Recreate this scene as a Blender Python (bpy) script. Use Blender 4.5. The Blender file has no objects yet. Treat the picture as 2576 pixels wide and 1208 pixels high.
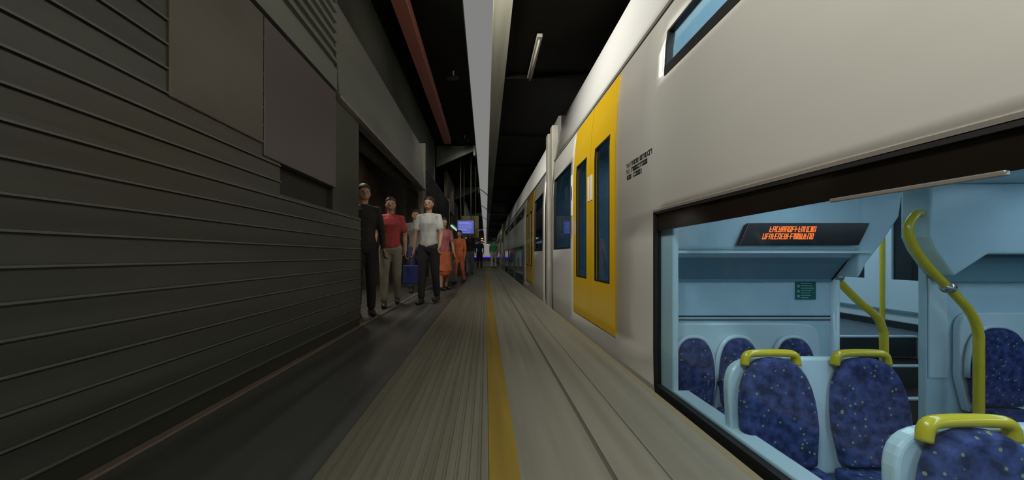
import bpy, bmesh, math, random
from mathutils import Vector, Matrix
random.seed(7)
SC = bpy.context.scene
COL = SC.collection
PI = math.pi
# ------------------------------------------------------------------ camera
cam_d = bpy.data.cameras.new('camera'); cam = bpy.data.objects.new('camera', cam_d); COL.objects.link(cam)
cam.location = (0, 0, .75); cam.rotation_euler = (PI/2, 0, 0)
cam_d.sensor_fit = 'HORIZONTAL'; cam_d.sensor_width = 36; cam_d.lens = 36*850/2576
cam_d.shift_x = 66/2576; cam_d.shift_y = 39/2576
cam_d.clip_start = .05; cam_d.clip_end = 400
SC.camera = cam
# ------------------------------------------------------------------ sky, exposure
w = bpy.data.worlds.new('sky'); SC.world = w; w.use_nodes = True
bg = w.node_tree.nodes['Background']; bg.inputs[0].default_value = (.215, .215, .208, 1); bg.inputs[1].default_value = 1
SC.view_settings.view_transform = 'Standard'; SC.view_settings.look = 'None'
SC.view_settings.exposure = 0; SC.view_settings.gamma = 1; SC.view_settings.use_curve_mapping = False
KEY = 40.0        # added floodlights aimed at the train
DOWN = 4.0        # added canopy downlights
INT = 7.0         # saloon lamps of the train

# ------------------------------------------------------------------ materials
def mat(name, col, rough=.5, metal=0, emit=None, es=0, spec=.5, coat=0, bump=None):
    m = bpy.data.materials.new(name); m.use_nodes = True
    b = m.node_tree.nodes['Principled BSDF']
    b.inputs['Base Color'].default_value = (*col, 1); b.inputs['Roughness'].default_value = rough
    b.inputs['Metallic'].default_value = metal; b.inputs['Specular IOR Level'].default_value = spec
    b.inputs['Coat Weight'].default_value = coat; b.inputs['Coat Roughness'].default_value = .12
    if emit: b.inputs['Emission Color'].default_value = (*emit, 1); b.inputs['Emission Strength'].default_value = es
    return m
def noisy(m, c1, c2, scale=(3, 3, 3), lo=.35, hi=.65, detail=4, bump=0, rough=None):
    n = m.node_tree.nodes; l = m.node_tree.links; b = n['Principled BSDF']
    tc = n.new('ShaderNodeTexCoord'); mp = n.new('ShaderNodeMapping'); mp.inputs['Scale'].default_value = scale
    nz = n.new('ShaderNodeTexNoise'); nz.inputs['Scale'].default_value = 1; nz.inputs['Detail'].default_value = detail
    r = n.new('ShaderNodeValToRGB'); r.color_ramp.elements[0].position = lo; r.color_ramp.elements[1].position = hi
    r.color_ramp.elements[0].color = (*c1, 1); r.color_ramp.elements[1].color = (*c2, 1)
    l.new(tc.outputs['Object'], mp.inputs[0]); l.new(mp.outputs[0], nz.inputs['Vector']); l.new(nz.outputs[0], r.inputs[0]); l.new(r.outputs[0], b.inputs['Base Color'])
    if bump:
        bp = n.new('ShaderNodeBump'); bp.inputs['Strength'].default_value = bump; bp.inputs['Distance'].default_value = .01
        l.new(nz.outputs[0], bp.inputs['Height']); l.new(bp.outputs[0], b.inputs['Normal'])
    if rough:
        mr = n.new('ShaderNodeMapRange'); mr.inputs['To Min'].default_value = rough[0]; mr.inputs['To Max'].default_value = rough[1]
        l.new(nz.outputs[0], mr.inputs[0]); l.new(mr.outputs[0], b.inputs['Roughness'])
    return m
def glass(name, tint, ior=1.5, refl=1.0):
    m = bpy.data.materials.new(name); m.use_nodes = True; n = m.node_tree.nodes; l = m.node_tree.links; n.clear()
    o = n.new('ShaderNodeOutputMaterial'); mx = n.new('ShaderNodeMixShader'); t = n.new('ShaderNodeBsdfTransparent'); g = n.new('ShaderNodeBsdfGlossy')
    lw = n.new('ShaderNodeLayerWeight'); lw.inputs['Blend'].default_value = .5
    pw = n.new('ShaderNodeMath'); pw.operation = 'POWER'; pw.inputs[1].default_value = 4.5; l.new(lw.outputs['Facing'], pw.inputs[0])
    f = n.new('ShaderNodeMath'); f.operation = 'MULTIPLY_ADD'; f.inputs[1].default_value = .75; f.inputs[2].default_value = .03*ior; l.new(pw.outputs[0], f.inputs[0]); t.inputs[0].default_value = (*tint, 1); g.inputs['Roughness'].default_value = .03
    g.inputs[0].default_value = (refl, refl, refl, 1)
    l.new(f.outputs[0], mx.inputs[0]); l.new(t.outputs[0], mx.inputs[1]); l.new(g.outputs[0], mx.inputs[2]); l.new(mx.outputs[0], o.inputs[0])
    return m
M = {}
M['steel'] = noisy(mat('brushed_steel', (.5, .49, .45), .34, .55), (.66, .65, .59), (.70, .69, .635), (.5, .3, 2.2), bump=.0, rough=(.30, .37))
M['roofsteel'] = mat('painted_roof', (.74, .74, .72), .35, .1)
M['yellow'] = mat('yellow_door_paint', (.50, .315, .008), .22, 0, coat=.5)
M['black'] = mat('black_rubber', (.008, .008, .008), .5)
M['dark_reflection'] = mat('black_reflection_band', (.006, .005, .004), .12)  # reflection of the dark canopy put into the colour
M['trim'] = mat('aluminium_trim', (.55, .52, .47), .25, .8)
M['glass'] = glass('window_glass', (.78, .87, .90))
M['dglass'] = glass('tinted_door_glass', (.27, .35, .40), 2.2)
M['groove'] = mat('gutter_grey', (.10, .095, .075), .5)
M['bellows'] = noisy(mat('gangway_olive', (.3, .3, .25), .6), (.24, .24, .19), (.36, .35, .29), (2, 40, 2))
M['under'] = mat('underframe', (.02, .02, .02), .8)
M['int'] = noisy(mat('interior_panel', (.5, .64, .7), .35), (.50, .64, .71), (.58, .71, .77), (3, 3, 3), .35)
M['intw'] = mat('interior_white_shell', (.72, .8, .84), .25, coat=.4)
M['intgrey'] = mat('interior_shade_teal', (.16, .27, .32), .4)
M['intfloor'] = noisy(mat('lino', (.1, .12, .14), .4), (.08, .1, .13), (.14, .17, .2), (60, 60, 60))
M['step'] = mat('step_black', (.015, .017, .017), .5)
M['pole'] = mat('yellow_pole', (.86, .60, .02), .25, coat=.6)
def fabric():
    m = mat('blue_moquette', (.01, .03, .22), .85)
    noisy(m, (.004, .012, .075), (.065, .085, .27), (26, 26, 26), .36, .66, 8, bump=.3)
    n = m.node_tree.nodes; l = m.node_tree.links; b = n['Principled BSDF']; src = b.inputs['Base Color'].links[0].from_socket
    tc = n.new('ShaderNodeTexCoord'); v = n.new('ShaderNodeTexVoronoi'); v.inputs['Scale'].default_value = 30
    r = n.new('ShaderNodeValToRGB'); r.color_ramp.elements[0].position = .13; r.color_ramp.elements[1].position = .2
    r.color_ramp.elements[0].color = (1, 1, 1, 1); r.color_ramp.elements[1].color = (0, 0, 0, 1)
    mx = n.new('ShaderNodeMixRGB'); mx.inputs[2].default_value = (.34, .36, .16, 1)
    l.new(tc.outputs['Object'], v.inputs['Vector']); l.new(v.outputs['Distance'], r.inputs[0]); l.new(r.outputs[0], mx.inputs[0]); l.new(src, mx.inputs[1]); l.new(mx.outputs[0], b.inputs['Base Color'])
    return m
M['fabric'] = fabric()
M['lampf'] = mat('lamp_cool_dim', (1, 1, 1), .5, emit=(.74, .89, 1), es=INT*.16)
M['lampw'] = mat('lamp_cool', (1, 1, 1), .5, emit=(.74, .89, 1), es=INT)
M['led'] = mat('orange_led', (1, .2, .03), .5, emit=(1, .16, .025), es=1.6)
M['green'] = mat('green_notice', (.01, .11, .09), .4)
M['greenl'] = mat('notice_print', (.25, .5, .42), .4)
M['pave'] = noisy(mat('pale_paving', (.3, .28, .2), .6), (.130, .125, .096), (.165, .16, .126), (14, .5, 3), rough=(.45, .65))
M['tact'] = noisy(mat('ribbed_paving', (.26, .24, .16), .6), (.105, .098, .068), (.138, .130, .095), (14, .6, 3))
M['yline'] = noisy(mat('yellow_line_paint', (.4, .24, .01), .5), (.16, .105, .012), (.21, .14, .016), (20, 1, 3))
M['joint'] = mat('joint_grey', (.06, .057, .042), .7)
M['asph'] = noisy(mat('asphalt', (.05, .05, .05), .45), (.042, .043, .040), (.070, .070, .066), (10, .35, 3), rough=(.35, .6))
M['plank'] = noisy(mat('dark_shutter_slat', (.08, .08, .07), .42), (.034, .035, .029), (.054, .055, .046), (3, .5, 9), rough=(.33, .5))
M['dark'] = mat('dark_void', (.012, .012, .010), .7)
M['skirt'] = mat('dark_skirting', (.022, .022, .014), .6)
M['kerb'] = mat('brown_kerb', (.14, .105, .08), .6)
M['fascia'] = noisy(mat('grey_fascia', (.17, .17, .15), .38), (.115, .12, .104), (.155, .155, .14), (2, .7, 2))
M['beige'] = noisy(mat('beige_panel', (.16, .13, .1), .5), (.08, .071, .057), (.11, .097, .08), (3, 1.5, 3))
M['purple'] = mat('plum_panel', (.085, .07, .072), .4)
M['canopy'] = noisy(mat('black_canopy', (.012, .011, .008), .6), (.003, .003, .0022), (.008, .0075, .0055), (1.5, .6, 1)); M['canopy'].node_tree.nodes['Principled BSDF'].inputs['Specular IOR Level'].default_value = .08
M['beam'] = noisy(mat('olive_beam', (.22, .22, .17), .5), (.2, .2, .155), (.29, .285, .22), (5, .4, 5))
M['red'] = mat('red_brown_paint', (.30, .11, .085), .5)
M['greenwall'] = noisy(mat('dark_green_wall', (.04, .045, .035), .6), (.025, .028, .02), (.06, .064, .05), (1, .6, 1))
M['brownwall'] = noisy(mat('shop_brown', (.08, .06, .04), .5), (.04, .033, .022), (.14, .10, .065), (1, 1.2, 1.6))
M['louvre'] = mat('louvre_grey', (.2, .2, .18), .5)
M['post'] = mat('olive_post', (.12, .115, .09), .5)
M['bluescr'] = mat('blue_screen', (.02, .03, .2), .3, emit=(.05, .07, .40), es=.8)
M['scrtext'] = mat('screen_text', (.4, .45, .8), .3, emit=(.3, .35, .7), es=.6)
M['olive'] = mat('olive_yellow_board', (.16, .14, .02), .5)
M['tube'] = mat('green_white_tube', (1, 1, 1), .4, emit=(.42, .75, .66), es=.75)
M['purpled'] = mat('violet_led', (.1, .04, .6), .4, emit=(.10, .035, .75), es=1.6)
M['gold'] = mat('gold_lamp', (1, .6, .2), .4, emit=(1, .45, .12), es=.9)
M['dimtube'] = mat('dim_fitting', (.3, .29, .24), .5)
M['lampout'] = mat('lamp_warm', (1, 1, 1), .5, emit=(1, .97, .9), es=2)
M['ink'] = mat('black_lettering', (.02, .02, .018), .5)
M['bluesticker'] = mat('navy_sticker', (.02, .02, .12), .4)
M['whitest'] = mat('white_sticker', (.6, .6, .58), .4)
M['skin'] = mat('skin', (.36, .2, .13), .55); M['skin2'] = mat('skin_dark', (.16, .09, .055), .55)
def cloth(name, c): return noisy(mat(name, c, .85), tuple(x*.8 for x in c), tuple(min(1, x*1.15) for x in c), (9, 9, 5))

# ------------------------------------------------------------------ mesh helpers
def add_box(bm, x0, x1, y0, y1, z0, z1):
    v = [bm.verts.new(p) for p in ((x0,y0,z0),(x1,y0,z0),(x1,y1,z0),(x0,y1,z0),(x0,y0,z1),(x1,y0,z1),(x1,y1,z1),(x0,y1,z1))]
    for f in ((0,3,2,1),(4,5,6,7),(0,1,5,4),(1,2,6,5),(2,3,7,6),(3,0,4,7)): bm.faces.new([v[i] for i in f])
def add_prism(bm, pts, a, b, axis):
    """pts 2-D outline extruded between a and b along axis (0,1,2)."""
    def mk(p, t): q = list(p); q.insert(axis, t); return q
    A = [bm.verts.new(mk(p, a)) for p in pts]; B = [bm.verts.new(mk(p, b)) for p in pts]; n = len(pts)
    bm.faces.new(A); bm.faces.new(B[::-1])
    for i in range(n): bm.faces.new((A[i], B[i], B[(i+1) % n], A[(i+1) % n]))
def add_tube(bm, pts, rad, seg=12, caps=True):
    pts = [Vector(p) for p in pts]; rings = []; up = None
    if not isinstance(rad, (list, tuple)): rad = [rad]*len(pts)
    for i, p in enumerate(pts):
        t = (pts[min(i+1, len(pts)-1)]-pts[max(i-1, 0)]).normalized()
        if up is None: up = Vector((0,0,1)) if abs(t.z) < .9 else Vector((0,1,0))
        s = t.cross(up).normalized(); up2 = s.cross(t).normalized(); up = up2
        r = rad[i]; ra, rb = r if isinstance(r, tuple) else (r, r)
        rings.append([bm.verts.new(p+s*math.cos(a*2*PI/seg)*ra+up2*math.sin(a*2*PI/seg)*rb) for a in range(seg)])
    for a, b in zip(rings, rings[1:]):
        for i in range(seg): bm.faces.new((a[i], a[(i+1) % seg], b[(i+1) % seg], b[i]))
    if caps: bm.faces.new(rings[0][::-1]); bm.faces.new(rings[-1])
def smooth_path(pts, n=6):
    P = [Vector(p) for p in pts]; out = []
    for i in range(len(P)-1):
        p0 = P[max(i-1, 0)]; p1 = P[i]; p2 = P[i+1]; p3 = P[min(i+2, len(P)-1)]
        for k in range(n):
            t = k/n; out.append(.5*((2*p1)+(p2-p0)*t+(2*p0-5*p1+4*p2-p3)*t*t+(3*p1-p0-3*p2+p3)*t**3))
    return out+[P[-1]]
def link(name, bm, m, parent=None, smooth=False, bevel=0, solid=0, sub=0):
    bmesh.ops.recalc_face_normals(bm, faces=bm.faces[:]) if not solid else None
    me = bpy.data.meshes.new(name); bm.to_mesh(me); bm.free()
    o = bpy.data.objects.new(name, me); COL.objects.link(o)
    for mm in (m if isinstance(m, list) else [m]): me.materials.append(mm)
    if smooth:
        for p in me.polygons: p.use_smooth = True
    if solid: s = o.modifiers.new('solid', 'SOLIDIFY'); s.thickness = solid; s.offset = -1
    if bevel:
        b = o.modifiers.new('bevel', 'BEVEL'); b.width = bevel; b.segments = 3; b.limit_method = 'ANGLE'; b.angle_limit = .6
    if sub: s = o.modifiers.new('sub', 'SUBSURF'); s.levels = sub; s.render_levels = sub
    if parent: o.parent = parent; o.matrix_parent_inverse = Matrix.Translation(-Vector(parent.location)) if not parent.rotation_euler.z else parent.matrix_basis.inverted()
    return o
def box(name, x0, x1, y0, y1, z0, z1, m, parent=None, bevel=0):
    bm = bmesh.new(); add_box(bm, x0, x1, y0, y1, z0, z1); return link(name, bm, m, parent, bevel=bevel)
def prism(name, pts, a, b, axis, m, parent=None, bevel=0):
    bm = bmesh.new(); add_prism(bm, pts, a, b, axis); return link(name, bm, m, parent, bevel=bevel)
def tube(name, pts, r, m, parent=None, seg=14):
    bm = bmesh.new(); add_tube(bm, pts, r, seg); return link(name, bm, m, parent, smooth=True)
def S(o): o['kind'] = 'structure'; return o
def tag(o, label, cat, group=None):
    o['label'] = label; o['category'] = cat
    if group: o['group'] = group
    return o
def thing(name, label, cat, loc=(0,0,0), group=None):
    o = bpy.data.objects.new(name, None); COL.objects.link(o); o.location = loc; o.empty_display_size = .1
    return tag(o, label, cat, group)
def dup(root, loc, label=None):
    r = root.copy(); COL.objects.link(r); r.location = loc
    if label: r['label'] = label
    for ch in list(root.children):
        c = ch.copy(); COL.objects.link(c); c.parent = r
        for g in ch.children:
            d = g.copy(); COL.objects.link(d); d.parent = c
    return r

# ------------------------------------------------------------------ platform
YF, YN = 95, -9
S(box('floor', -6.2, -.585, YN, YF, -.5, 0, M['asph']))
bm = bmesh.new()      # ribbed tactile paving
n = 15; x0, x1 = -.585, .012; dx = (x1-x0)/n
prof = [(x0, -.5)]
for i in range(n):
    a = x0+i*dx; prof += [(a, -.004), (a+dx*.22, -.004), (a+dx*.30, .002), (a+dx*.92, .002)]
prof += [(x1, -.004), (x1, -.5)]
add_prism(bm, prof, YN, YF, 1)
S(link('trim_1', bm, M['tact']))
S(box('trim_2', .012, .118, YN, YF, -.5, .001, M['yline']))
bm = bmesh.new()
for a, b in ((.118, .425), (.443, .62), (.626, .895)): add_box(bm, a, b, YN, YF, -.5, 0)
S(link('trim_3', bm, M['pave']))
S(box('trim_4', .425, .443, YN, YF, -.5, -.003, M['joint'])); S(box('trim_5', .62, .626, YN, YF, -.5, -.002, M['joint']))
S(box('trim_6', .895, .932, YN, YF, -.5, .0, mat('edge_coping', (.17, .145, .08), .6), bevel=.004))
S(box('ground', .5, 7, YN, YF, -1.3, -1.2, M['under']))
S(box('added_wall_right', 6.6, 6.9, YN, YF, -1.2, 4.6, M['dark']))  # added dark wall; blocks sky light behind the train's far windows
S(box('added_wall_back', -6.2, 6.9, YN-.2, YN, -1.2, 4.6, M['canopy']))  # added end wall out of view; shuts out sky light behind the camera

# ------------------------------------------------------------------ left wall of slats
WX = -1.34
def slat_wall(y0, y1, z0, z1):
    bm = bmesh.new(); pr = [(WX-.06, z0), (WX, z0)]
    k = math.ceil((z0-.715)/.1022); z = .715+k*.1022
    while z < z1-.01:
        pr += [(WX, z-.009), (WX-.007, z-.008), (WX-.007, z-.003), (WX+.008, z-.001), (WX+.008, z+.007), (WX+.001, z+.0095)]
        k += 1; z = .715+k*.1022
    pr += [(WX, z1), (WX-.06, z1)]
    add_prism(bm, pr, y0, y1, 1); return bm
M['lip'] = mat('pale_slat_lip', (.10, .10, .088), .4)  # lip faces paler than the slats
for nm, a in (('wall_left', (-7, 3.62, .098, 1.15)), ('wall_left_upper', (-7, 2.2, 1.15, 2.2))):
    o = S(link(nm, slat_wall(*a), [M['plank'], M['lip']]))
    for p in o.data.polygons:
        if p.center.x > WX+.0045 and len(p.vertices) == 4: p.material_index = 1
S(box('wall_left_core', WX-.3, WX-.06, -7, 3.62, 0, 2.2, M['dark']))
S(box('baseboard_left', WX-.05, WX-.012, -7, 3.62, 0, .098, M['skirt']))
S(box('trim_7', WX-.01, WX+.035, -7, 11, 0, .012, M['kerb'], bevel=.004))
bm = bmesh.new()
add_box(bm, WX-.05, WX+.012, 1.42, 2.02, 1.42, 2.19)
tag(link('wall_panel', bm, M['beige'], bevel=.006), 'beige flat panel mounted on the slatted left wall under the ribbed fascia', 'panel')
tag(box('wall_panel', WX-.05, WX+.012, 2.03, 3.0, 1.35, 2.19, M['purple'], bevel=.006), 'plum grey flat panel on the left wall beside the beige panel', 'panel')
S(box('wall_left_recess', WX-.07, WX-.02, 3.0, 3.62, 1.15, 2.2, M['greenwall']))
# return wall and shopfronts beyond
S(box('wall_far_left', -2.9, -2.7, 3.62, 60, 0, 4.3, M['brownwall']))
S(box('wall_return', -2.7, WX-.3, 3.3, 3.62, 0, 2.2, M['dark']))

# fascia above
def fascia_ribbed():
    bm = bmesh.new(); X = WX+.02; pr = [(X-.18, 2.215), (X, 2.215), (X, 2.40)]
    z = 2.40
    while z < 3.05:
        pr += [(X-.03, z+.006), (X-.03, z+.05), (X, z+.056), (X, z+.088)]; z += .09
    pr += [(X, 3.13), (X-.18, 3.13)]
    add_prism(bm, pr, -6, 3.0, 1); return link('fascia_board', bm, M['fascia'])
tag(fascia_ribbed(), 'grey fascia with horizontal ribs above the slatted left wall', 'fascia')
t = thing('fascia_board', 'smooth grey sloping fascia board hanging past the end of the left wall', 'fascia', (WX, 5.1, 2.2))
prism('panel', [(WX-.12, 2.19), (WX+.03, 2.19), (WX+.02, 2.36), (WX-.06, 3.13), (WX-.14, 3.13)], 3.03, 7.25, 1, M['fascia'], t, bevel=.008)
box('lower_lip', WX-.02, WX+.036, 3.03, 7.25, 2.17, 2.2, M['trim'], t)
box('end_cap', WX-.16, WX+.04, 7.25, 7.32, 2.16, 3.16, M['post'], t)
S(box('wall_left_high', -1.75, -1.6, -7, 10.5, 2.2, 4.3, M['greenwall']))
for i, yy in ((1, 7.3),):
    p = tag(box('fascia_post', WX-.13, WX-.03, yy-.05+(.1 if i else 0), yy+.05+(.1 if i else 0), 0, 2.16, M['post'], bevel=.006),
        ('dark post under the near end of the smooth fascia' if not i else 'dark post under the far end of the smooth fascia'), 'post')

# ------------------------------------------------------------------ canopies
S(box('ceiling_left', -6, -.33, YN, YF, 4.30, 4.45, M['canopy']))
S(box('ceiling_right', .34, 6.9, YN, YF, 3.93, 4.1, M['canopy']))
prism('edge_beam', [(.10, 3.95), (.335, 3.88), (.345, 4.2), (.10, 4.2)], YN, YF, 1, M['beam'])
S(bpy.data.objects['edge_beam']); bpy.data.objects['edge_beam'].name = 'trim_8'
for i, yy in enumerate((6, 9, 12, 16, 20, 25, 31, 38, 46, 56, 68)):    # purlins under right canopy
    S(box('trim_%d' % (20+i), .35, 6.6, yy-.06, yy+.06, 3.86, 3.93, M['canopy']))
t = tag(box('roof_girder', -1.26, -1.05, -3, 10.2, 4.12, 4.30, M['red'], bevel=.01), 'red-brown steel girder running under the dark left canopy', 'girder')
for i, yy in enumerate((11.0, 17.5, 28, 44)):   # left canopy brackets
    r = thing('canopy_bracket', '', 'bracket', (-1.0, yy, 4.1), 'brackets under the left canopy')
    r['label'] = 'dark sloping steel bracket under the left canopy edge'
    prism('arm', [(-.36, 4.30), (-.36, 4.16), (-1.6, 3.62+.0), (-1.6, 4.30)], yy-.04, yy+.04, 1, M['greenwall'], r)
    box('end_plate', -.40, -.335, yy-.12, yy+.12, 3.98+.0, 4.30, M['post'], r, bevel=.005)
for i, yy in enumerate((18, 24, 31, 42, 55)):
    tag(tube('tie_rod', [(-.36, yy, 4.32), (-.05, yy+.5, 4.2), (.12, yy+1, 4.12)], .022, M['beam'], seg=8), 'thin tie rod crossing the sky gap between the canopies', 'rod', 'tie rods across the sky gap')

# ------------------------------------------------------------------ lamps (mostly added to light the scene, in modelled housings)
def area(name, loc, rot, sx, sy, p, col, spread, parent):
    L = bpy.data.lights.new(name, 'AREA'); L.shape = 'RECTANGLE'; L.size = sx; L.size_y = sy; L.energy = p; L.color = col; L.spread = spread
    o = bpy.data.objects.new(name, L); COL.objects.link(o); o.parent = parent
    o.location = Vector(loc)-parent.location; o.rotation_euler = rot; return o
def flood(y, p, tgt=(1.3, 0, 2.55)):  # added lamp out of view, brightens the train side
    c = Vector((-.95, y, 3.75)); d = (Vector((tgt[0], y+tgt[1], tgt[2]))-c).normalized()
    t = thing('added_floodlight', 'added slim grey flood lamp under left canopy to light the train', 'lamp', c, 'added flood lamps')
    rot = d.to_track_quat('-Z', 'Y').to_euler()
    bm = bmesh.new(); add_box(bm, -.14, .14, -.42, .42, .01, .09)
    h = link('housing', bm, M['post']); h.parent = t; h.rotation_euler = rot
    bm = bmesh.new(); add_tube(bm, [(0,0,.05), (0,0,.55)], .02, 8); s = link('stem', bm, M['post']); s.parent = t
    area('lamp', c, rot, .24, .8, p, (1, .97, .89), math.radians(122), t)
flood(-2.6, KEY*1.3); flood(-.6, KEY*1.9); flood(1.0, KEY*1.1); flood(3.1, KEY*2.5, (1.4, 1.9, 2.7))
for i, yy in enumerate((6.5, 10, 14, 19, 25, 33, 43, 55)):      # added lamps, faces turned away from view, to light the platform
    c = Vector((-.62, yy, 4.12)); t = thing('added_platform_lamp', 'added small dark hooded lamp under left canopy edge facing down the platform', 'lamp', c, 'added hooded lamps')
    rot = (Vector((.7, 2.6, -3.6))).to_track_quat('-Z', 'Y').to_euler()
    bm = bmesh.new(); add_box(bm, -.10, .10, -.10, .10, .01, .08); h = link('housing', bm, M['canopy'], bevel=.01); h.parent = t; h.rotation_euler = rot
    bm = bmesh.new(); add_tube(bm, [(0,0,.03), (0,0,.18)], .015, 8); h = link('stem', bm, M['post']); h.parent = t
    area('lamp', c, rot, .17, .17, 10 if yy < 20 else 18, (1, .95, .84), math.radians(120), t)
for i, yy in enumerate((-1.5, .8, 2.6)):  # added lamps out of view, brighten the near platform
    c = Vector((.62, yy, 3.84)); t = thing('added_downlight', 'added small dark lamp recessed in black canopy over platform', 'lamp', c, 'added canopy downlights')
    bm = bmesh.new(); add_box(bm, -.11, .11, -.11, .11, .02, .09); 
    for a, b, cc, d in ((-.11, -.10, -.11, .11), (.10, .11, -.11, .11), (-.11, .11, -.11, -.10), (-.11, .11, .10, .11)): add_box(bm, a, b, cc, d, -.24, .03)
    h = link('housing', bm, M['canopy']); h.parent = t
    area('lamp', c+Vector((0, 0, .015)), (0, 0, 0), .17, .17, DOWN*(1+.5*(yy > 10)), (1, .95, .83), math.radians(110), t)
t = thing('added_alcove_lamp', 'added boxed lamp under the canopy over the dark recess beyond the slatted wall', 'lamp', (-2.25, 5.2, 3.2))  # added hidden lamp to lift the dark alcove
box('housing', -2.33, -2.17, 4.3, 6.1, 3.21, 3.28, M['post'], t, bevel=.01)
for yy in (4.6, 5.8): tube('hanger', [(-2.25, yy, 3.28), (-2.25, yy, 4.3)], .012, M['post'], t, 8)
area('lamp', (-2.25, 5.2, 3.2), (0, 0, 0), .12, 1.6, 45, (1, .9, .75), math.radians(160), t)
t = thing('ceiling_fitting', 'dim unlit tube fitting under the black right canopy above the train', 'lamp', (.77, 5.3, 3.86))
box('body', .73, .81, 4.8, 6.0, 3.86, 3.91, M['dimtube'], t, bevel=.01); tube('tube', [(.77, 4.85, 3.84), (.77, 5.95, 3.84)], .016, M['dimtube'], t)

# ------------------------------------------------------------------ train
XC = 2.72
def px(z):
    pts = [(-.40, 1.19), (-.15, 1.155), (.1, 1.15), (1.75, 1.15), (2.1, 1.17), (2.40, 1.205), (2.7, 1.255), (3.0, 1.325), (3.2, 1.39), (3.33, 1.47), (3.43, 1.62), (3.52, 1.9), (3.58, 2.3), (3.6, XC)]
    if z <= pts[0][0]: return pts[0][1]
    for (a, xa), (b, xb) in zip(pts, pts[1:]):
        if z <= b: return xa+(xb-xa)*(z-a)/(b-a)
    return XC
GZ = 2.40
def side_sheet(bm, ylist, zlist, off=0, skip=(), mirror=False):
    V = {}
    def v(i, j):
        if (i, j) not in V:
            z = zlist[j]; x = px(z)-off
            if mirror: x = 2*XC-x
            V[i, j] = bm.verts.new((x, ylist[i], z))
        return V[i, j]
    for i in range(len(ylist)-1):
        for j in range(len(zlist)-1):
            yc = (ylist[i]+ylist[i+1])/2; zc = (zlist[j]+zlist[j+1])/2
            if any(a < yc < b and c < zc < d for a, b, c, d in skip): continue
            q = [v(i, j), v(i+1, j), v(i+1, j+1), v(i, j+1)]
            bm.faces.new(q if mirror else q[::-1])
def zr(a, b, extra=()):
    base = [-.40, -.27, -.15, .1, .6, 1.1, 1.75, 1.87, 1.98, 2.1, 2.2, 2.3, 2.4, 2.5, 2.6, 2.7, 2.8, 2.9, 3.0, 3.1, 3.2, 3.27, 3.33, 3.38, 3.43, 3.475, 3.52, 3.55, 3.58, 3.6]
    return sorted(set([z for z in base if a < z < b and all(abs(z-e) > .012 for e in list(extra)+[a, b])]+[a, b]+list(extra)))
def yr(a, b, extra=()): return sorted(set([a, b]+list(extra)))
LW = (-.135, 1.04); UW = (1.925, 2.205); VW = (.86, 2.02); DO = (.015, 2.372)

def door_leaf(parent, y0, y1, z0=.03, z1=2.36):
    w0, w1 = y0+.14, y1-.16
    bm = bmesh.new(); side_sheet(bm, yr(y0, y1, (w0, w1)), zr(z0, z1, (.50, 1.86)), .008, [(w0, w1, .50, 1.86)])
    d = link('door', bm, M['yellow'], parent, solid=.04)
    bm = bmesh.new(); side_sheet(bm, yr(w0-.0, w1+.0), zr(.50, 1.86), -.012, [])
    link('door_window', bm, M['dglass'], d, solid=.006)
    bm = bmesh.new()
    for a, b, c, e in ((w0-.012, w0+.006, .49, 1.87), (w1-.006, w1+.012, .49, 1.87), (w0, w1, .488, .506), (w0, w1, 1.852, 1.87)):
        side_sheet(bm, yr(a, b), zr(c, e), .011, [])
    link('window_seal', bm, M['black'], d, solid=.015)
    return d

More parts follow.
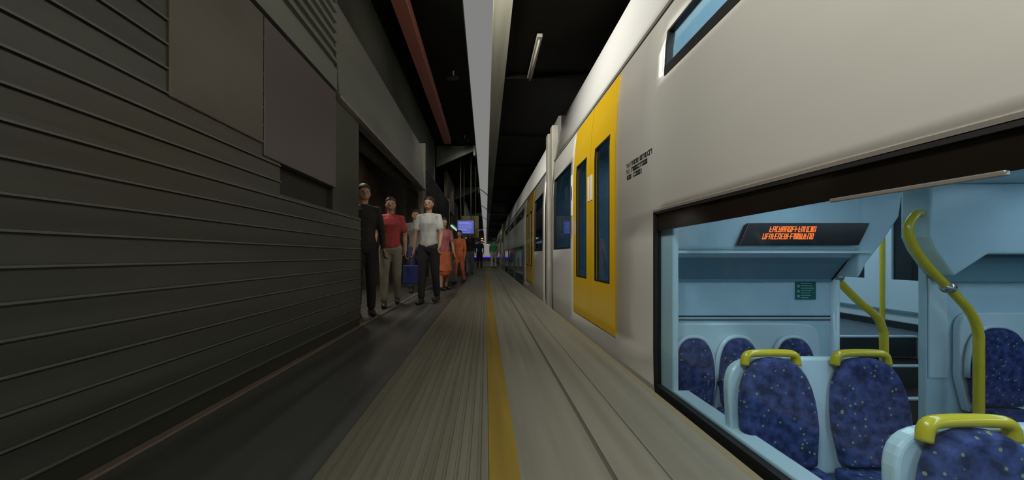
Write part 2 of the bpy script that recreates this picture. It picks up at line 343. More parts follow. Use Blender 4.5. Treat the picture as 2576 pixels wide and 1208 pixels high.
def carriage(name, label, y0, y1, doors, lowers, uppers, vests, bulk, label_text=False):
    lampm = M['lampw'] if y0 < 0 else M['lampf']
    root = thing(name, label, 'train carriage', (XC, (y0+y1)/2, -.4), 'carriages of the standing train')
    skip = [(a, b, *DO) for a, b in doors]+[(a, b, *LW) for a, b in lowers]+[(a, b, *UW) for a, b in uppers]+[(a, b, *VW) for a, b in vests]
    ys = yr(y0, y1, [v for s in skip for v in s[:2]]); zs = zr(-.40, GZ, (*LW, *UW, *VW, *DO))
    bm = bmesh.new(); side_sheet(bm, ys, zs, 0, skip); o = link('side_panel', bm, M['steel'], root, solid=.05)
    for p in o.data.polygons: p.use_smooth = True
    bm = bmesh.new(); side_sheet(bm, ys, zs, 0, skip, mirror=True); link('side_panel', bm, M['steel'], root, solid=.05)
    zt = zr(GZ, 3.6)
    bm = bmesh.new(); side_sheet(bm, [y0, y1], zt, 0); side_sheet(bm, [y0, y1], zt, 0, mirror=True)
    bmesh.ops.remove_doubles(bm, verts=bm.verts[:], dist=1e-4)
    o = link('roof', bm, M['roofsteel'], root, solid=.05)
    for p in o.data.polygons: p.use_smooth = True
    bm = bmesh.new(); add_box(bm, px(GZ)-.012, px(GZ)+.03, y0, y1, GZ-.014, GZ+.012); link('gutter', bm, M['groove'], root)
    # end walls, underframe, floors
    for ye in (y0, y1-.05):
        pr = [(px(z)+.03, z) for z in zr(-.40, 3.6)]; pr = pr+[(2*XC-x, z) for x, z in pr[::-1][1:]]
        bm = bmesh.new(); add_prism(bm, pr, ye, ye+.05, 1); link('end_wall', bm, M['bellows'], root)
    box('underframe', 1.25, 2*XC-1.25, y0+.05, y1-.05, -1.0, -.80, M['under'], root)
    for a, b in lowers:     # lower deck glass, seals and black band painting the dark canopy's reflection
        fr = bmesh.new()
        for (p, q, r, s) in ((a-.004, a+.02, LW[0], LW[1]), (b-.02, b+.004, LW[0], LW[1]), (a, b, LW[0]-.05, LW[0]+.012), (a, b, LW[1]-.012, LW[1]+.004)):
            side_sheet(fr, yr(p, q), zr(r, s), .004)
        link('window_seal', fr, M['black'], root, solid=.04)
        g = bmesh.new(); side_sheet(g, [a+.02, b-.02], [LW[0]+.01, .1, LW[1]-.01], -.016); link('window_glass', g, M['glass'], root, solid=.006)
        hb = bmesh.new(); xh = px(.9)+.010
        add_prism(hb, [(a+.02, LW[1]-.012), (b-.02, LW[1]-.012), (b-.02, .915), (b-.6, .922), (b-1.2, .935), (a+.02, .945)], xh, xh+.003, 0)
        link('reflection_band', hb, M['dark_reflection'], root)
        tr = bmesh.new(); side_sheet(tr, [a, b], [LW[1]+.004, LW[1]+.018], .006); link('drip_trim', tr, M['trim'], root, solid=.01)
    for a, b in uppers:
        fr = bmesh.new()
        for (p, q, r, s) in ((a-.004, a+.02, UW[0], UW[1]), (b-.02, b+.004, UW[0], UW[1]), (a, b, UW[0]-.01, UW[0]+.05), (a, b, UW[1]-.012, UW[1]+.004)):
            side_sheet(fr, yr(p, q), zr(r, s), .004)
        link('window_seal', fr, M['black'], root, solid=.04)
        g = bmesh.new(); side_sheet(g, [a+.02, b-.02], zr(UW[0]+.05, UW[1]-.01), -.016); link('window_glass', g, M['glass'], root, solid=.006)
    for a, b in vests:
        fr = bmesh.new()
        for (p, q, r, s) in ((a-.004, a+.02, *VW), (b-.02, b+.004, *VW), (a, b, VW[0]-.01, VW[0]+.012), (a, b, VW[1]-.012, VW[1]+.004)):
            side_sheet(fr, yr(p, q), zr(r, s), .004)
        link('window_seal', fr, M['black'], root, solid=.04)
        g = bmesh.new(); side_sheet(g, [a+.02, b-.02], zr(VW[0]+.01, VW[1]-.01), -.016); link('window_glass', g, M['dglass'], root, solid=.006)
    for a, b in doors:
        m_ = (a+b)/2; door_leaf(root, a+.008, m_-.006); door_leaf(root, m_+.006, b-.008)
        bm = bmesh.new(); side_sheet(bm, [m_-.008, m_+.008], zr(*DO), -.014); link('door_seam', bm, M['black'], root, solid=.02)
        # doors of the far side
        for p, q in ((a+.008, m_-.006), (m_+.006, b-.008)):
            bm = bmesh.new(); side_sheet(bm, yr(p-.09, q-.09, (p+.08, q-.16)), zr(.03, 2.36, (.50, 1.86)), -.008, [(p+.08, q-.16, .50, 1.86)], mirror=True)
            d = link('far_door', bm, M['intw'], root, solid=.04)
            bm = bmesh.new(); side_sheet(bm, yr(p+.08, q-.16), zr(.50, 1.86), -.02, mirror=True); link('door_window', bm, M['dglass'], d, solid=.006)
        box('far_door_seam', 2*XC-1.215, 2*XC-1.19, m_-.10, m_-.08, .03, 2.34, M['black'], root)
        box('far_door_sill', 2*XC-1.26, 2*XC-1.21, a-.2, b+.1, .012, .075, M['step'], root)
        box('far_door_rail', 2*XC-1.225, 2*XC-1.20, a-.1, b-.1, .17, .19, M['intgrey'], root)
        v0, v1 = (min(a, bulk[1])-.0, y1-.06) if a > bulk[1] else (y0+.06, bulk[0])
    XI0, XI1 = 1.205, 2*XC-1.205
    for v0, v1 in [(y0+.06, bulk[0])]*(bulk[0] > y0+1)+[(bulk[1], y1-.06)]*(bulk[1] < y1-1):
        box('vestibule_floor', XI0, XI1, v0+(.75 if v0 == bulk[1] else 0), v1-(.75 if v1 == bulk[0] else 0), -.03, .01, M['intfloor'], root)
        box('vestibule_ceiling', XI0+.02, XI1-.02, v0, v1, 2.41, 2.45, M['int'], root)
        box('vestibule_lamp', XC-.35, XC+.35, v0+.4, v1-.3, 2.385, 2.409, lampm, root)
        for ve in (v0+.0, v1-.03):
            if abs(ve-bulk[1]) > .1 and abs(ve+.03-bulk[0]) > .1: box('vestibule_end', XI0, XI1, ve, ve+.03, -.03, 2.41, M['int'], root)
    d0, d1 = bulk
    box('lower_floor', XI0, XI1, d0, d1, -.78, -.74, M['intfloor'], root)
    box('deck_floor', XI0, XI1, d0, d1, 1.22, 1.27, M['int'], root)
    for x in (XC-.95, XC+.75): box('lower_lamp', x, x+.2, max(d0, -6)+.1, d1-.45, 1.198, 1.219, lampm, root)
    for x in (XC-.85, XC+.65): box('upper_lamp', x, x+.2, max(d0, -6)+.1, d1-.2, 3.30, 3.33, lampm, root)
    # inner lining below/between the windows on the far side
    bm = bmesh.new(); side_sheet(bm, [d0, d1], [.0, .2, .45], -.06, mirror=True); link('lining', bm, M['int'], root, solid=.01)
    return root
car1 = carriage('train_carriage', 'silver double-deck carriage with big lit lower window nearest the camera', -6.2, 5.9,
    [(2.98, 4.42)], [(-1.1, 2.31)], [(-1.1, 2.19)], [(4.59, 5.72)], (-6.1, 2.36))
labels = ['silver carriage directly beyond the nearest one, past the first olive gangway', 'silver carriage third along the platform from the camera', 'fourth silver carriage, small near the vanishing point', 'farthest silver carriage at the vanishing point']
for k in range(4):
    a = 6.7+k*18.4
    wl = [(a+3.7+i*3.5, a+3.7+i*3.5+3.2) for i in range(3)]
    carriage('train_carriage', labels[k], a, a+17.6, [(a+1.5, a+2.94), (a+14.66, a+16.1)], wl, wl, [(a+.15, a+1.3), (a+16.3, a+17.45)], (a+3.6, a+14.0))
for k in range(4):
    y0 = 5.9+k*18.4; t = thing('gangway', ['light olive ribbed gangway between the nearest and second carriages', 'small olive gangway between second and third carriages', 'tiny olive gangway between third and fourth carriages', 'distant olive gangway before the last carriage'][k], 'gangway', (XC, y0+.4, -.3), 'gangways between carriages')
    bm = bmesh.new(); pr = []
    for i in range(9):
        yy = y0+.01+i*.0975
        pr += [(1.32, yy), (1.27, yy+.03)] if i < 8 else [(1.32, yy)]
    add_prism(bm, pr+[(4.1, y0+.79), (4.1, y0+.01)], -.3, 3.2, 2); link('bellows', bm, M['black'], t)
    for c in (.18, .60): box('corner_strip', 1.165, 1.30, y0+c-.14, y0+c+.05, -.35, 3.05, M['bellows'], t, bevel=.02)

# lettering block on the side: three blurred rows of small black characters
X = px(1.4); LT = thing('side_lettering', 'three short rows of small black characters on the carriage side beside the yellow doors', 'lettering', (X, 2.6, 1.4))
for row, (yy0, yy1) in enumerate(((2.34, 2.76), (2.42, 2.76), (2.50, 2.76))):
    y = yy1; zc = 1.475-row*.048; bm = bmesh.new()
    while y > yy0:
        wd = random.choice((.014, .018, .022)); k = random.randint(0, 3); h = .034
        add_box(bm, X-.003, X+.001, y-wd, y-wd+.006, zc-h/2, zc+h/2)
        if k != 0: add_box(bm, X-.003, X+.001, y-wd, y, zc+h/2-.007, zc+h/2)
        if k > 1: add_box(bm, X-.003, X+.001, y-wd, y, zc-h/2, zc-h/2+.007)
        if k == 3: add_box(bm, X-.003, X+.001, y-.006, y, zc-h/2, zc+h/2)
        y -= wd+.007
    link('lettering_row', bm, M['ink'], LT)
t = thing('door_sticker', 'white sticker with a navy oval beside the near yellow door', 'sticker', (1.15, 4.51, 1.55))
box('backing', 1.145, 1.151, 4.475, 4.545, 1.28, 1.82, M['whitest'], t)
bm = bmesh.new(); add_prism(bm, [(4.51+.022*math.cos(a*PI/12), 1.58+.1*math.sin(a*PI/12)) for a in range(24)], 1.142, 1.146, 0); link('oval', bm, M['bluesticker'], t)
for yy in (3.645, 3.745):
    tag(box('door_notice', 1.134, 1.1425, yy-.02, yy+.02, 1.35, 1.62, M['whitest']), 'small pale notice strip on the %s leaf of the near yellow doors' % ('nearer' if yy < 3.7 else 'farther'), 'sticker')

# ------------------------------------------------------------------ interior of the near carriage (lower deck)
BY = 2.35
bk = car1
box('partition', 1.205, 2.41, BY, BY+.04, -.74, 1.22, M['int'], bk)
prism('partition_bracket', [(2.41, .55), (2.46, .60), (2.60, .80), (2.72, .98), (2.75, 1.22), (2.41, 1.22)], BY, BY+.04, 1, M['int'], bk)
prism('partition_header', [(BY-.001, 1.219), (2.16, 1.219), (2.17, .80), (2.21, .745), (BY-.001, .61)], 1.22, 2.40, 0, M['int'], bk, bevel=.01)
prism('header_end', [(2.40, .60), (2.45, .70), (2.55, .83), (2.66, 1.0), (2.69, 1.219), (2.40, 1.219)], 2.17, BY, 1, M['int'], bk, bevel=.015)
prism('header_rib', [(2.168, .782), (2.150, .775), (2.150, .765), (2.172, .760)], 1.22, 2.46, 0, M['intw'], bk)
prism('under_shade_panel', [(BY-.002, .57), (BY-.015, .57), (BY-.015, .615), (2.215, .735), (2.225, .735)], 1.24, 2.39, 0, M['intgrey'], bk)  # shade of the downward face put into the dark teal colour
bm = bmesh.new(); add_box(bm, 1.22, 2.40, BY-.006, BY, .325, .332); add_box(bm, 1.22, 2.40, BY-.006, BY, .300, .306); link('partition_seam', bm, M['black'], bk)
bm = bmesh.new(); add_tube(bm, [(2.42, BY+.0, -.74), (2.42, BY+.0, .58)], .03, 12); link('partition_edge', bm, M['intw'], bk, smooth=True)
# right partition
prism('partition', [(3.06, -.74), (2*XC-1.205, -.74), (2*XC-1.205, 1.22), (2.99, 1.22), (2.99, .95), (3.06, .72)], BY, BY+.04, 1, M['int'], bk)
prism('partition_header', [(2.88, 1.219), (2.88, .87), (2.92, .78), (3.04, .615), (3.26, .758), (4.2, .758), (4.2, 1.219)], 2.19, BY-.001, 1, M['int'], bk, bevel=.015)
prism('under_shade_panel', [(3.06, .60), (3.28, .74), (4.2, .74), (4.2, .57), (3.10, .57)], 2.31, BY-.001, 1, M['intgrey'], bk)  # dark teal carries the shade under the header
box('window_reveal', 1.19, 1.23, 2.15, 2.325, -.16, 1.06, M['intw'], bk, bevel=.01)
box('window_sill', 1.19, 1.29, -1.1, 2.15, -.17, -.105, M['intw'], bk, bevel=.01)
box('reflection_strip', px(.93)-.012, px(.93)+.0, .74, 1.12, .925, .938, M['trim'], bk, bevel=.003)  # bright strip stands in for a reflected light streak
bm = bmesh.new(); add_box(bm, 3.32, 3.75, BY-.006, BY, .335, .342); add_box(bm, 3.32, 3.75, BY-.006, BY, .312, .316); link('partition_seam', bm, M['black'], bk)
box('grab_plate', 3.07, 3.14, BY-.03, BY, 1.0, 1.21, M['intw'], bk, bevel=.01)
box('partition_door', 3.07, 3.20, BY-.012, BY, -.1, .62, M['intw'], bk, bevel=.01)
# upper saloon end
box('upper_partition', 1.25, 2*XC-1.25, BY, BY+.04, 1.27, 3.35, M['int'], bk)
box('near_partition', 1.21, 2*XC-1.21, -2.3, -2.26, -.74, 1.22, M['int'], bk)
box('upper_seat_backs', 1.45, 2.4, .2, .3, 1.27, 2.25, M['fabric'], bk, bevel=.03)
# stairs up to the vestibule
st = thing('stair', 'short black stair with pale nosings rising to the vestibule between the partitions', 'stairs', (2.73, 2.7, -.74))
for i, (ya, z) in enumerate(((2.40, -.56), (2.64, -.38), (2.88, -.20), (3.10, .0))):
    box('tread', 2.43, 3.95, ya, 3.14, z-.18, z, M['step'] if i != 3 else M['step'], st)
    box('nosing', 2.43, 3.95, ya-.012, ya+.03, z-.0005, z+.014, M['intw'], st, bevel=.004)
for xa, xb in ((1.21, 2.42), (3.96, 4.23)): box('stair_side', xa, xb, BY+.05, 3.10, -.7, -.0, M['int'], st)

# information display with orange characters
d = thing('information_display', 'long black passenger display showing orange characters above the lower seats', 'display', (2.0, 2.14, .88))
prism('screen', [(1.60, .815), (2.36, .815), (2.43, .955), (1.66, .955)], 2.135, 2.158, 1, mat('display_black', (.006, .007, .009), .25), d, bevel=.004)
bm = bmesh.new()
def glyph(x, z, h, wd, k):
    s = .004; sl = .25
    def bar(xa, xb, za, zb):
        v = [bm.verts.new((xx+(zz-z)*sl, 2.1335, zz)) for xx, zz in ((xa, za), (xb, za), (xb, zb), (xa, zb))]; w2 = [bm.verts.new((q.co.x, 2.1355, q.co.z)) for q in v]
        bm.faces.new(v); bm.faces.new(w2[::-1])
        for i in range(4): bm.faces.new((v[i], w2[i], w2[(i+1) % 4], v[(i+1) % 4]))
    bar(x, x+s, z, z+h)
    if k & 1: bar(x, x+wd, z+h-s, z+h)
    if k & 2: bar(x, x+wd, z, z+s)
    if k & 4: bar(x+wd-s, x+wd, z, z+h)
    if k & 8: bar(x, x+wd, z+h/2-s/2, z+h/2+s/2)
for xa, xb, z, h in ((1.79, 2.08, .898, .036), (1.745, 2.06, .853, .036)):
    x = xa
    while x < xb: wd = random.choice((.012, .015, .017)); glyph(x, z, h, wd, random.randint(3, 15)); x += wd+.0045
link('characters', bm, M['led'], d)
g = thing('green_notice', 'green printed notice on the pale partition below the black display', 'notice', (2.22, BY, .5))
box('sheet', 2.15, 2.29, BY-.007, BY-.001, .445, .578, M['green'], g)
bm = bmesh.new()
for i in range(7): add_box(bm, 2.185, 2.185+random.uniform(.05, .09), BY-.009, BY-.006, .455+i*.0165, .460+i*.0165)
for i in range(3): add_box(bm, 2.16, 2.175, BY-.009, BY-.006, .46+i*.035, .475+i*.035)
link('print', bm, M['greenl'], g)

# seats
def pad_outline(cx, w, z0, z1, n=10, p=2.6):
    pts = [(cx-w/2*.86, z0), (cx+w/2*.86, z0)]
    zm = z0+(z1-z0)*.35
    for i in range(n+1):
        a = PI/2*i/n; pts.append((cx+w/2*math.cos(a)**(2/p), zm+(z1-zm)*math.sin(a)**(2/p)))
    for i in range(n, -1, -1):
        a = PI/2*i/n; q = (cx-w/2*math.cos(a)**(2/p), zm+(z1-zm)*math.sin(a)**(2/p))
        if (Vector(q)-Vector(pts[-1])).length > 1e-4: pts.append(q)
    return pts
def shear(o, y0, z0, k):      # lean the back of a seat
    for v in o.data.vertices: v.co.y += (v.co.z-z0)*k
def bench(name, label, yb, xs, ztop, wall=False, group='blue saloon seats', pw=.26):
    r = thing(name, label, 'train seat', (sum(xs)/len(xs), yb-.2, -.74), group)
    cxs = xs; w = .40
    o = prism('shell', pad_outline((xs[0]+xs[-1])/2, (xs[-1]-xs[0])+w+.02, -.32, ztop+(.10 if wall else -.012), p=9 if wall else 6), yb-.01, yb+.035, 1, M['intw'], r, bevel=.012); shear(o, yb, -.3, .10 if not wall else 0)
    for i, c in enumerate(cxs):
        o = prism('backrest', pad_outline(c, w-.035 if not wall else pw, -.26, ztop), yb-.075, yb-.011, 1, M['fabric'], r, bevel=.025); shear(o, yb, -.3, .10 if not wall else 0)
        if wall:
            bm = bmesh.new(); out = [(a, yb-.03, b) for a, b in pad_outline(c, pw+.025, -.26, ztop+.012)[1:]]
            add_tube(bm, out, .014, 8); o = link('shell_rim', bm, M['intw'], r, smooth=True)
        o = prism('seat_cushion', [(yb-.46, -.33), (yb-.02, -.36), (yb-.02, -.27), (yb-.2, -.27), (yb-.43, -.245), (yb-.47, -.28)], c-(.145 if wall else w/2-.012), c+(.145 if wall else w/2-.012), 0, M['fabric'], r, bevel=.02)
        if not wall:
            lean = (ztop+.3)*.10
            bm = bmesh.new(); add_tube(bm, smooth_path([(c-.13, yb+lean-.03, ztop-.04), (c-.12, yb+lean-.03, ztop+.005), (c-.07, yb+lean-.03, ztop+.018), (c+.07, yb+lean-.03, ztop+.018), (c+.12, yb+lean-.03, ztop+.005), (c+.13, yb+lean-.03, ztop-.04)], 4), .019, 12)
            link('handle', bm, M['pole'], r, smooth=True)
    box('seat_frame', xs[0]-w/2+.02, xs[-1]+w/2-.02, yb-.42, yb+.02, -.40, -.35, M['intgrey'], r, bevel=.01)
    box('leg', (xs[0]+xs[-1])/2-.04, (xs[0]+xs[-1])/2+.04, yb-.3, yb-.15, -.74, -.40, M['intgrey'], r, bevel=.01)
    return r
LX = [1.42, 1.87]
bench('seat_bench', 'three blue patterned seats in a white shell against the left partition', BY-.04, [1.40, 1.70, 2.07], .19, True)
bench('seat_bench', 'row of two blue seats with yellow top handles, in front of the partition seats', 1.66, LX, .245)
bench('seat_bench', 'nearest row of blue seats with yellow handles, at the lower right of the lit window', .97, LX, .245)
rb = bench('seat_bench', 'blue patterned seat behind the curved yellow rail against the right partition', BY-.04, [3.44, 3.90], .26, True, pw=.36)

# handrails and poles
def rail(name, label, pts, r, group=None, collars=()):
    t = thing(name, label, 'handrail', pts[0], group); tube('tube', smooth_path(pts, 8), r, M['pole'], t, 16)
    for c in collars:
        bm = bmesh.new(); bmesh.ops.create_uvsphere(bm, u_segments=12, v_segments=8, radius=r*1.6, matrix=Matrix.Translation(c)); link('collar', bm, M['trim'], t, smooth=True)
    return t
rail('handrail', 'straight yellow handrail sloping down from the left partition to the stair', [(2.45, 2.36, .61), (2.50, 2.40, .575), (2.66, 2.42, .43), (2.80, 2.43, .32), (2.865, 2.44, .22), (2.875, 2.44, .1), (2.875, 2.44, -.54)], .024, collars=[(2.46, 2.365, .60)])
rail('handrail', 'curved yellow handrail looping from the right partition down in front of a blue seat', [(3.03, 2.33, 1.01), (2.88, 2.24, 1.03), (2.79, 2.2, 1.01), (2.75, 2.2, .92), (2.79, 2.2, .80), (2.89, 2.2, .665), (3.05, 2.2, .50), (3.16, 2.2, .37), (3.205, 2.2, .25), (3.21, 2.2, .1), (3.21, 2.2, -.74)], .024, collars=[(3.04, 2.335, 1.01), (3.01, 2.2, .54)])
rail('vestibule_pole', 'upright yellow pole in the vestibule in front of the far doors', [(3.72, 3.17, .01), (3.72, 3.17, 1.0), (3.72, 3.17, 2.41)], .018)

# ------------------------------------------------------------------ people
def capsule_chain(bm, pts, rad, seg=14):
    pts = [Vector(p) for p in pts]; add_tube(bm, pts, rad, seg)
    for p, r in zip(pts, rad):
        ra, rb_ = r if isinstance(r, tuple) else (r, r); q = min(ra, rb_)
        bmesh.ops.create_icosphere(bm, subdivisions=2, radius=q*.99, matrix=Matrix.Translation(p))
def remeshed(bm, name, m, parent, vox, sm=4):
    me = bpy.data.meshes.new('t'); bmesh.ops.recalc_face_normals(bm, faces=bm.faces[:]); bm.to_mesh(me); bm.free()
    o = bpy.data.objects.new('t', me); COL.objects.link(o)
    a = o.modifiers.new('r', 'REMESH'); a.mode = 'VOXEL'; a.voxel_size = vox; a.use_smooth_shade = True
    if sm: b = o.modifiers.new('s', 'SMOOTH'); b.iterations = sm; b.factor = .5
    dg = bpy.context.evaluated_depsgraph_get(); e = o.evaluated_get(dg); nm = bpy.data.meshes.new_from_object(e)
    bpy.data.objects.remove(o); bpy.data.meshes.remove(me)
    nm.name = name; r = bpy.data.objects.new(name, nm); COL.objects.link(r); nm.materials.clear(); nm.materials.append(m)
    for p in nm.polygons: p.use_smooth = True
    r.parent = parent; return r
def person(label, x, y, rz, top, bottom, hair=(.02, .015, .01), h=1.7, stride=.12, arms=(.1, .1), bend=(.2, .2), skirt=False, sleeves='short', long_hair=False, skin='skin', fine=True, group='people on the platform', bottom_to=.09):
    root = thing('person', label, 'person', (x, y, 0), group); root.rotation_euler = (0, 0, rz); s = h/1.7; root.scale = (s, s, s)
    vox = .0065 if fine else .013
    # joints; the figure faces -Y
    hips = [Vector((sd*.085, 0, .90)) for sd in (-1, 1)]
    knees = [Vector((-.095, -stride*.7, .49)), Vector((.095, stride*.35, .485))]
    ank = [Vector((-.095, -stride, .085)), Vector((.10, stride*1.25, .105 if stride > .08 else .085))]
    toes = [a+Vector((0, -.17, -.055)) for a in ank]
    sh = [Vector((sd*.165, .0, 1.385)) for sd in (-1, 1)]
    elb, wri, axis = [], [], []
    for i, sd in enumerate((-1, 1)):
        a = arms[i]; e = sh[i]+Vector((sd*.055, -math.sin(a)*.28, -math.cos(a)*.28)); elb.append(e)
        b = a+bend[i]; d = Vector((sd*.03, -math.sin(b), -math.cos(b))).normalized(); wri.append(e+d*.245); axis.append(d)
    bm = bmesh.new()
    capsule_chain(bm, [(0,.0,.90), (0,.0,1.02), (0,.005,1.15), (0,0,1.28), (0,.005,1.37), (0,.01,1.43)], [(.15,.105), (.125,.09), (.13,.095), (.155,.105), (.14,.09), (.06,.055)])
    capsule_chain(bm, [(0,.01,1.40), (0,-.005,1.50), (0,-.012,1.55)], [.056, .052, .052])
    for c, r in (((0,-.012,1.60), (.073,.092,.108)), ((0,-.045,1.545), (.05,.05,.045)), ((0,-.105,1.588), (.012,.018,.018)), ((0,-.098,1.605), (.008,.010,.022)), ((-.075,-.005,1.59), (.010,.016,.028)), ((.075,-.005,1.59), (.010,.016,.028)), ((0,-.092,1.553), (.024,.010,.006)), ((0,-.094,1.543), (.02,.010,.006)), ((0,-.088,1.632), (.045,.012,.008))):
        bmesh.ops.create_icosphere(bm, subdivisions=3, radius=1, matrix=Matrix.Translation(c) @ Matrix.Diagonal((*r, 1)))
    for i in (0, 1):
        capsule_chain(bm, [sh[i]+Vector((-(-1, 1)[i]*.05, 0, 0)), sh[i], sh[i].lerp(elb[i], .5), elb[i], elb[i].lerp(wri[i], .3), wri[i]], [.055, .052, .045, .036, .037, .024])
        capsule_chain(bm, [hips[i], hips[i].lerp(knees[i], .5), knees[i], knees[i].lerp(ank[i], .3)+Vector((0,.012,0)), ank[i]], [.088, .075, .054, .056, .036])
        capsule_chain(bm, [ank[i]+Vector((0,.02,-.04)), toes[i]], [.036, .03])
        sd = (-1, 1)[i]; d = axis[i]; side = Vector((0, -1, 0)); side = (side-d*side.dot(d)).normalized(); nrm = d.cross(side).normalized()*sd
        pc = wri[i]+d*.05
        bmesh.ops.create_icosphere(bm, subdivisions=2, radius=1, matrix=Matrix.Translation(pc) @ (Matrix((side, nrm, d)).transposed().to_4x4()) @ Matrix.Diagonal((.040, .015, .055, 1)))
        for k, (off, ln) in enumerate(((.030, .070), (.010, .080), (-.011, .074), (-.031, .058))):
            b0 = wri[i]+d*.085+side*off; c1 = d*math.cos(.35)-nrm*math.sin(.35)*(1)
            b1 = b0+c1*ln*.5; c2 = d*math.cos(1.0)-nrm*math.sin(1.0); b2 = b1+c2*ln*.5
            capsule_chain(bm, [b0, b1, b2], [.0095, .0088, .0075], 8)
        t0 = wri[i]+d*.03+side*.03; capsule_chain(bm, [t0, t0+d*.03+side*.022, t0+d*.06+side*.028], [.012, .0105, .0085], 8)
    remeshed(bm, 'body', M[skin], root, vox, 3)
    # top
    bm = bmesh.new()
    capsule_chain(bm, [(0,.0,.93), (0,.0,1.03), (0,.005,1.15), (0,-.004,1.28), (0,.005,1.37), (0,.01,1.418)], [(.165,.122), (.145,.110), (.148,.112), (.172,.122), (.158,.106), (.078,.07)])
    for i in (0, 1):
        if sleeves == 'long': capsule_chain(bm, [(sh[i].x*.35, 0, 1.395), sh[i], sh[i].lerp(elb[i], .5), elb[i], elb[i].lerp(wri[i], .92)], [.062, .060, .056, .048, .034])
        else: capsule_chain(bm, [(sh[i].x*.35, 0, 1.395), sh[i], sh[i].lerp(elb[i], .3), sh[i].lerp(elb[i], .66)], [.062, .058, .060, .058])
    remeshed(bm, 'shirt', top, root, .011 if fine else .016, 3)
    bm = bmesh.new()
    if skirt:
        capsule_chain(bm, [(0,0,.99), (0,0,.85), (0,0,.60), (0,0,.46)], [(.14,.105), (.175,.135), (.20,.17), (.22,.19)])
        remeshed(bm, 'skirt', bottom, root, .014, 2)
    else:
        capsule_chain(bm, [(0,0,.99), (0,0,.88)], [(.140,.106), (.165,.118)])
        for i in (0, 1):
            e = knees[i].lerp(ank[i], .93) if bottom_to < .3 else knees[i]
            capsule_chain(bm, [hips[i], hips[i].lerp(knees[i], .5), knees[i], e], [.102, .088, .070, .056 if bottom_to < .3 else .072])
        remeshed(bm, 'trousers', bottom, root, .012 if fine else .016, 3)
    sm_ = mat('shoe_dark', (.02, .018, .016), .5)
    for i in (0, 1):
        bm = bmesh.new(); a = ank[i]; t2 = toes[i]
        capsule_chain(bm, [(a.x, a.y+.045, a.z-.045), (a.x, a.y-.05, a.z-.045), (t2.x, t2.y-.01, t2.z+.008)], [.044, .042, .036]); remeshed(bm, 'shoe', sm_, root, .01, 2)
    bm = bmesh.new()
    bmesh.ops.create_icosphere(bm, subdivisions=3, radius=1, matrix=Matrix.Translation((0, .010, 1.638)) @ Matrix.Diagonal((.086, .106, .100, 1)))
    if long_hair: capsule_chain(bm, [(0,.06,1.62), (0,.075,1.5), (0,.075,1.40)], [(.08,.045), (.085,.04), (.06,.025)])
    # carve the face side away by pushing verts back
    for v in bm.verts:
        if v.co.z < 1.642 and v.co.y < -.02: v.co.y = -.02+(v.co.y+.02)*.1
        if v.co.z < 1.60 and not long_hair and v.co.y < .03: v.co.y = max(v.co.y, .03)
    remeshed(bm, 'hair', mat('hair', hair, .6), root, .009, 1)
    for sd in (-1, 1):
        bm = bmesh.new(); bmesh.ops.create_icosphere(bm, subdivisions=2, radius=.0095, matrix=Matrix.Translation((sd*.030, -.094, 1.607))); e = link('eye', bm, M['ink']); e.parent = root
    bpy.context.view_layer.update()
    return root, [root.matrix_basis @ (w_+d_*.12) for w_, d_ in zip(wri, axis)]
BLK = cloth('black_cloth', (.012, .012, .014)); RED = cloth('red_cloth', (.30, .035, .04)); WHT = cloth('white_cloth', (.42, .42, .40)); BEI = cloth('beige_cloth', (.22, .19, .15))
ORG = cloth('orange_cloth', (.42, .10, .035)); PNK = cloth('pink_cloth', (.34, .10, .10)); GRY = cloth('grey_cloth', (.10, .10, .10)); NVY = cloth('navy_cloth', (.015, .02, .06)); GRN = cloth('green_cloth', (.04, .26, .13)); CRM = cloth('cream_cloth', (.40, .38, .32))
person('person in black clothes standing at the far end of the slatted wall', -1.52, 4.22, .5, BLK, BLK, h=1.62, sleeves='long', stride=.04)
_, hn = person('person in a red top and beige trousers walking toward the camera', -1.42, 5.05, .25, RED, BEI, hair=(.05, .03, .02), h=1.60, long_hair=True, stride=.14, arms=(.35, -.2), bend=(.5, .3))
_, hw = person('person in a white shirt and dark trousers standing beside a blue bag', -.90, 5.35, -.15, WHT, BLK, h=1.66, stride=.10, arms=(.05, .15), bend=(.1, .4))
person('person in a pink top and orange skirt beyond the white-shirted person', -.92, 7.4, .6, PNK, ORG, h=1.55, skirt=True, long_hair=True, fine=False, stride=.06)
person('person in an orange top walking near the grey suitcase', -.72, 9.2, -.3, ORG, ORG, h=1.42, fine=False, stride=.13, sleeves='long')
person('person in grey shirt behind the white-shirted person', -1.45, 7.0, .2, GRY, NVY, h=1.68, fine=False)
person('person in dark coat walking farther along the dark paving', -.62, 13.0, .1, BLK, GRY, h=1.66, fine=False, sleeves='long', stride=.15)
person('person in black standing at the far left of the distant crowd', -1.0, 15.0, 2.9, BLK, BLK, h=1.7, fine=False, sleeves='long')
person('person in navy among the distant crowd near the vanishing point', -.35, 19.0, 3.1, NVY, BLK, h=1.7, fine=False)
person('person in a green shirt and pale trousers far along beside the train', .45, 19.5, 3.0, GRN, CRM, h=1.7, fine=False)
person('person in pink and black clothes far along beside the train', .55, 23.0, .1, PNK, BLK, h=1.62, fine=False, skirt=True)
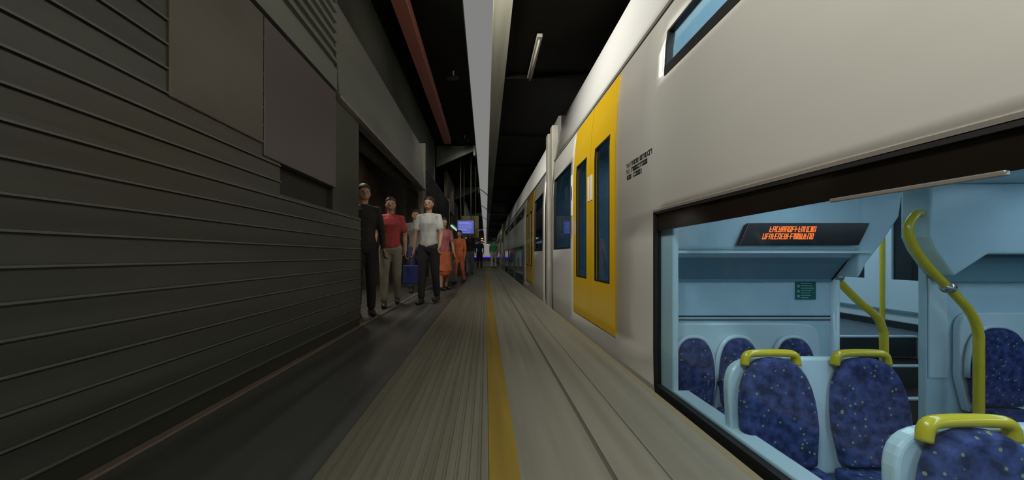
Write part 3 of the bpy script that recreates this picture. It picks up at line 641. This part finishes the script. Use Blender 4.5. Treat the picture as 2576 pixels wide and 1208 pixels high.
# blue bag in the hand
hp = hw[0]
t = thing('tote_bag', 'square navy blue tote bag carried beside the white-shirted person', 'bag', (hp.x, hp.y, hp.z-.42))
bm = bmesh.new(); add_prism(bm, [(hp.y-.06, hp.z-.42), (hp.y+.06, hp.z-.42), (hp.y+.045, hp.z-.13), (hp.y-.045, hp.z-.13)], hp.x-.16, hp.x+.16, 0); link('bag', bm, cloth('blue_vinyl', (.02, .03, .16)), t, bevel=.015)
for dy in (-.035, .035): tube('strap', smooth_path([(hp.x-.08, hp.y+dy, hp.z-.14), (hp.x-.06, hp.y+dy*.6, hp.z-.02), (hp.x, hp.y+dy*.2, hp.z+.012), (hp.x+.06, hp.y+dy*.6, hp.z-.02), (hp.x+.08, hp.y+dy, hp.z-.14)], 4), .006, NVY, t, 8)
def suitcase(label, x, y, m, h=.62):
    t = thing('suitcase', label, 'suitcase', (x, y, 0), 'suitcases by the waiting people')
    box('case', x-.20, x+.20, y-.13, y+.13, .06, h, m, t, bevel=.04)
    for dx in (-.15, .15):
        for dy in (-.09, .09): tube('wheel', [(x+dx-.012, y+dy, .03), (x+dx+.012, y+dy, .03)], .03, M['black'], t, 12)
    tube('pull_handle', smooth_path([(x-.1, y+.08, h-.02), (x-.1, y+.08, h+.30), (x+.1, y+.08, h+.30), (x+.1, y+.08, h-.02)], 5), .009, M['groove'], t, 8)
suitcase('grey suitcase with pull handle standing by the person in orange', -.98, 8.6, GRY); suitcase('black suitcase beside the person in the dark coat', -.95, 12.4, BLK, .55)

# ------------------------------------------------------------------ distance, left
for i, (ya, yb) in enumerate(((7.5, 12.6),)):
    t = thing('louvre_screen', 'pale louvred screen panel beyond the fascia on the left', 'screen', (-1.4, 10, 2.0))
    bm = bmesh.new()
    for k in range(12): z = 1.98+k*.07; add_prism(bm, [(-1.42, z), (-1.36, z-.03), (-1.35, z-.022), (-1.41, z+.008)], ya, yb, 1)
    link('slats', bm, M['louvre'], t)
    for yy in (ya, yb): box('frame', -1.46, -1.34, yy-.04, yy+.04, 1.9, 2.85, M['post'], t)
    for yy in (ya, yb): box('leg', -1.45, -1.37, yy-.04, yy+.04, 0, 1.9, M['post'], t)
for i, (ya, yb, za, zb, xx, mm) in enumerate(((13, 16, 2.6, 4.0, -1.55, 'brownwall'), (16.5, 20, 2.3, 3.6, -1.7, 'greenwall'), (21, 26, 2.6, 4.1, -1.3, 'fascia'), (30, 38, 2.5, 4.1, -1.3, 'brownwall'))):
    t = thing('hanging_board', ['brown', 'dark green', 'grey', 'far brown'][i]+' boxed board hanging under the left canopy in the distance', 'board', (xx, (ya+yb)/2, zb))
    box('board', xx-.06, xx+.06, ya, yb, za, zb, M[mm], t, bevel=.01)
    for yy in (ya+.4, yb-.4): tube('hanger', [(xx, yy, zb), (xx, yy, 4.3)], .02, M['post'], t, 8)
t = thing('departure_screen', 'blue departure screen with pale text lines hanging over the left platform', 'screen', (-.72, 12, 1.9))
box('housing', -1.03, -.40, 12.02, 12.14, 1.50, 2.02, M['ink'], t, bevel=.01)
box('display', -1.00, -.43, 12.0, 12.02, 1.53, 1.99, M['bluescr'], t)
bm = bmesh.new()
for k in range(8): add_box(bm, -.97, -.97+random.uniform(.3, .5), 11.994, 12.0, 1.57+k*.05, 1.582+k*.05)
link('text', bm, M['scrtext'], t)
for x in (-.9, -.53): tube('hanger', [(x, 12.08, 2.02), (x, 12.08, 4.3)], .018, M['post'], t, 8)
t = thing('direction_board', 'olive yellow board hanging behind the blue departure screen', 'sign', (-.55, 13.2, 2.1))
box('board', -.95, -.27, 13.2, 13.28, 1.45, 2.30, M['olive'], t, bevel=.01)
for x in (-.85, -.4): tube('hanger', [(x, 13.24, 2.3), (x, 13.24, 4.3)], .018, M['post'], t, 8)
for i, (x, ya, yb, z) in enumerate(((-1.42, 14.0, 20.0, 1.98), (-1.5, 25, 40, 2.05))):
    t = thing('tube_lamp', ['nearer', 'farther'][i]+' greenish white tube lamp hanging over the left platform', 'lamp', (x, (ya+yb)/2, z), 'greenish tube lamps')
    tube('tube', [(x, ya, z), (x, yb, z)], .045, M['tube'], t, 10); box('reflector', x-.08, x+.08, ya, yb, z+.046, z+.09, M['post'], t)
    for yy in (ya+.5, yb-.5): tube('hanger', [(x, yy, z+.09), (x, yy, 4.3)], .012, M['post'], t, 8)
for i, (x, y, z) in enumerate(((-.40, 62, 3.3), (-.6, 50, 2.9), (.35, 70, 3.0), (-.42, 40, 2.7))):
    t = thing('gold_lamp', 'small golden lamp hanging far down the platform', 'lamp', (x, y, z), 'distant golden lamps')
    box('shade', x-.14, x+.14, y-.1, y+.1, z, z+.1, M['gold'], t, bevel=.02); tube('stem', [(x, y, z+.1), (x, y, 3.93 if x > .3 else 4.3)], .015, M['post'], t, 8)
t = thing('platform_barrier', 'low dark barrier with a violet light strip across the far platform end', 'barrier', (-.6, 47, 0))
box('barrier', -2.65, .90, 47, 47.15, 0, .55, M['ink'], t, bevel=.01); box('light_strip', -1.6, .88, 46.9, 47.05, .50, .66, M['purpled'], t)
for i, (x, y) in enumerate(((-1.75, 11), (-1.75, 17), (-1.75, 23), (-1.75, 30), (-1.75, 39), (-1.75, 50))):
    r = thing('canopy_column', 'dark steel column carrying the left canopy', 'column', (x, y, 0), 'columns of the left canopy')
    box('shaft', x-.09, x+.09, y-.09, y+.09, .04, 4.3, M['post'], r, bevel=.01); box('base', x-.15, x+.15, y-.15, y+.15, 0, .05, M['post'], r, bevel=.005)
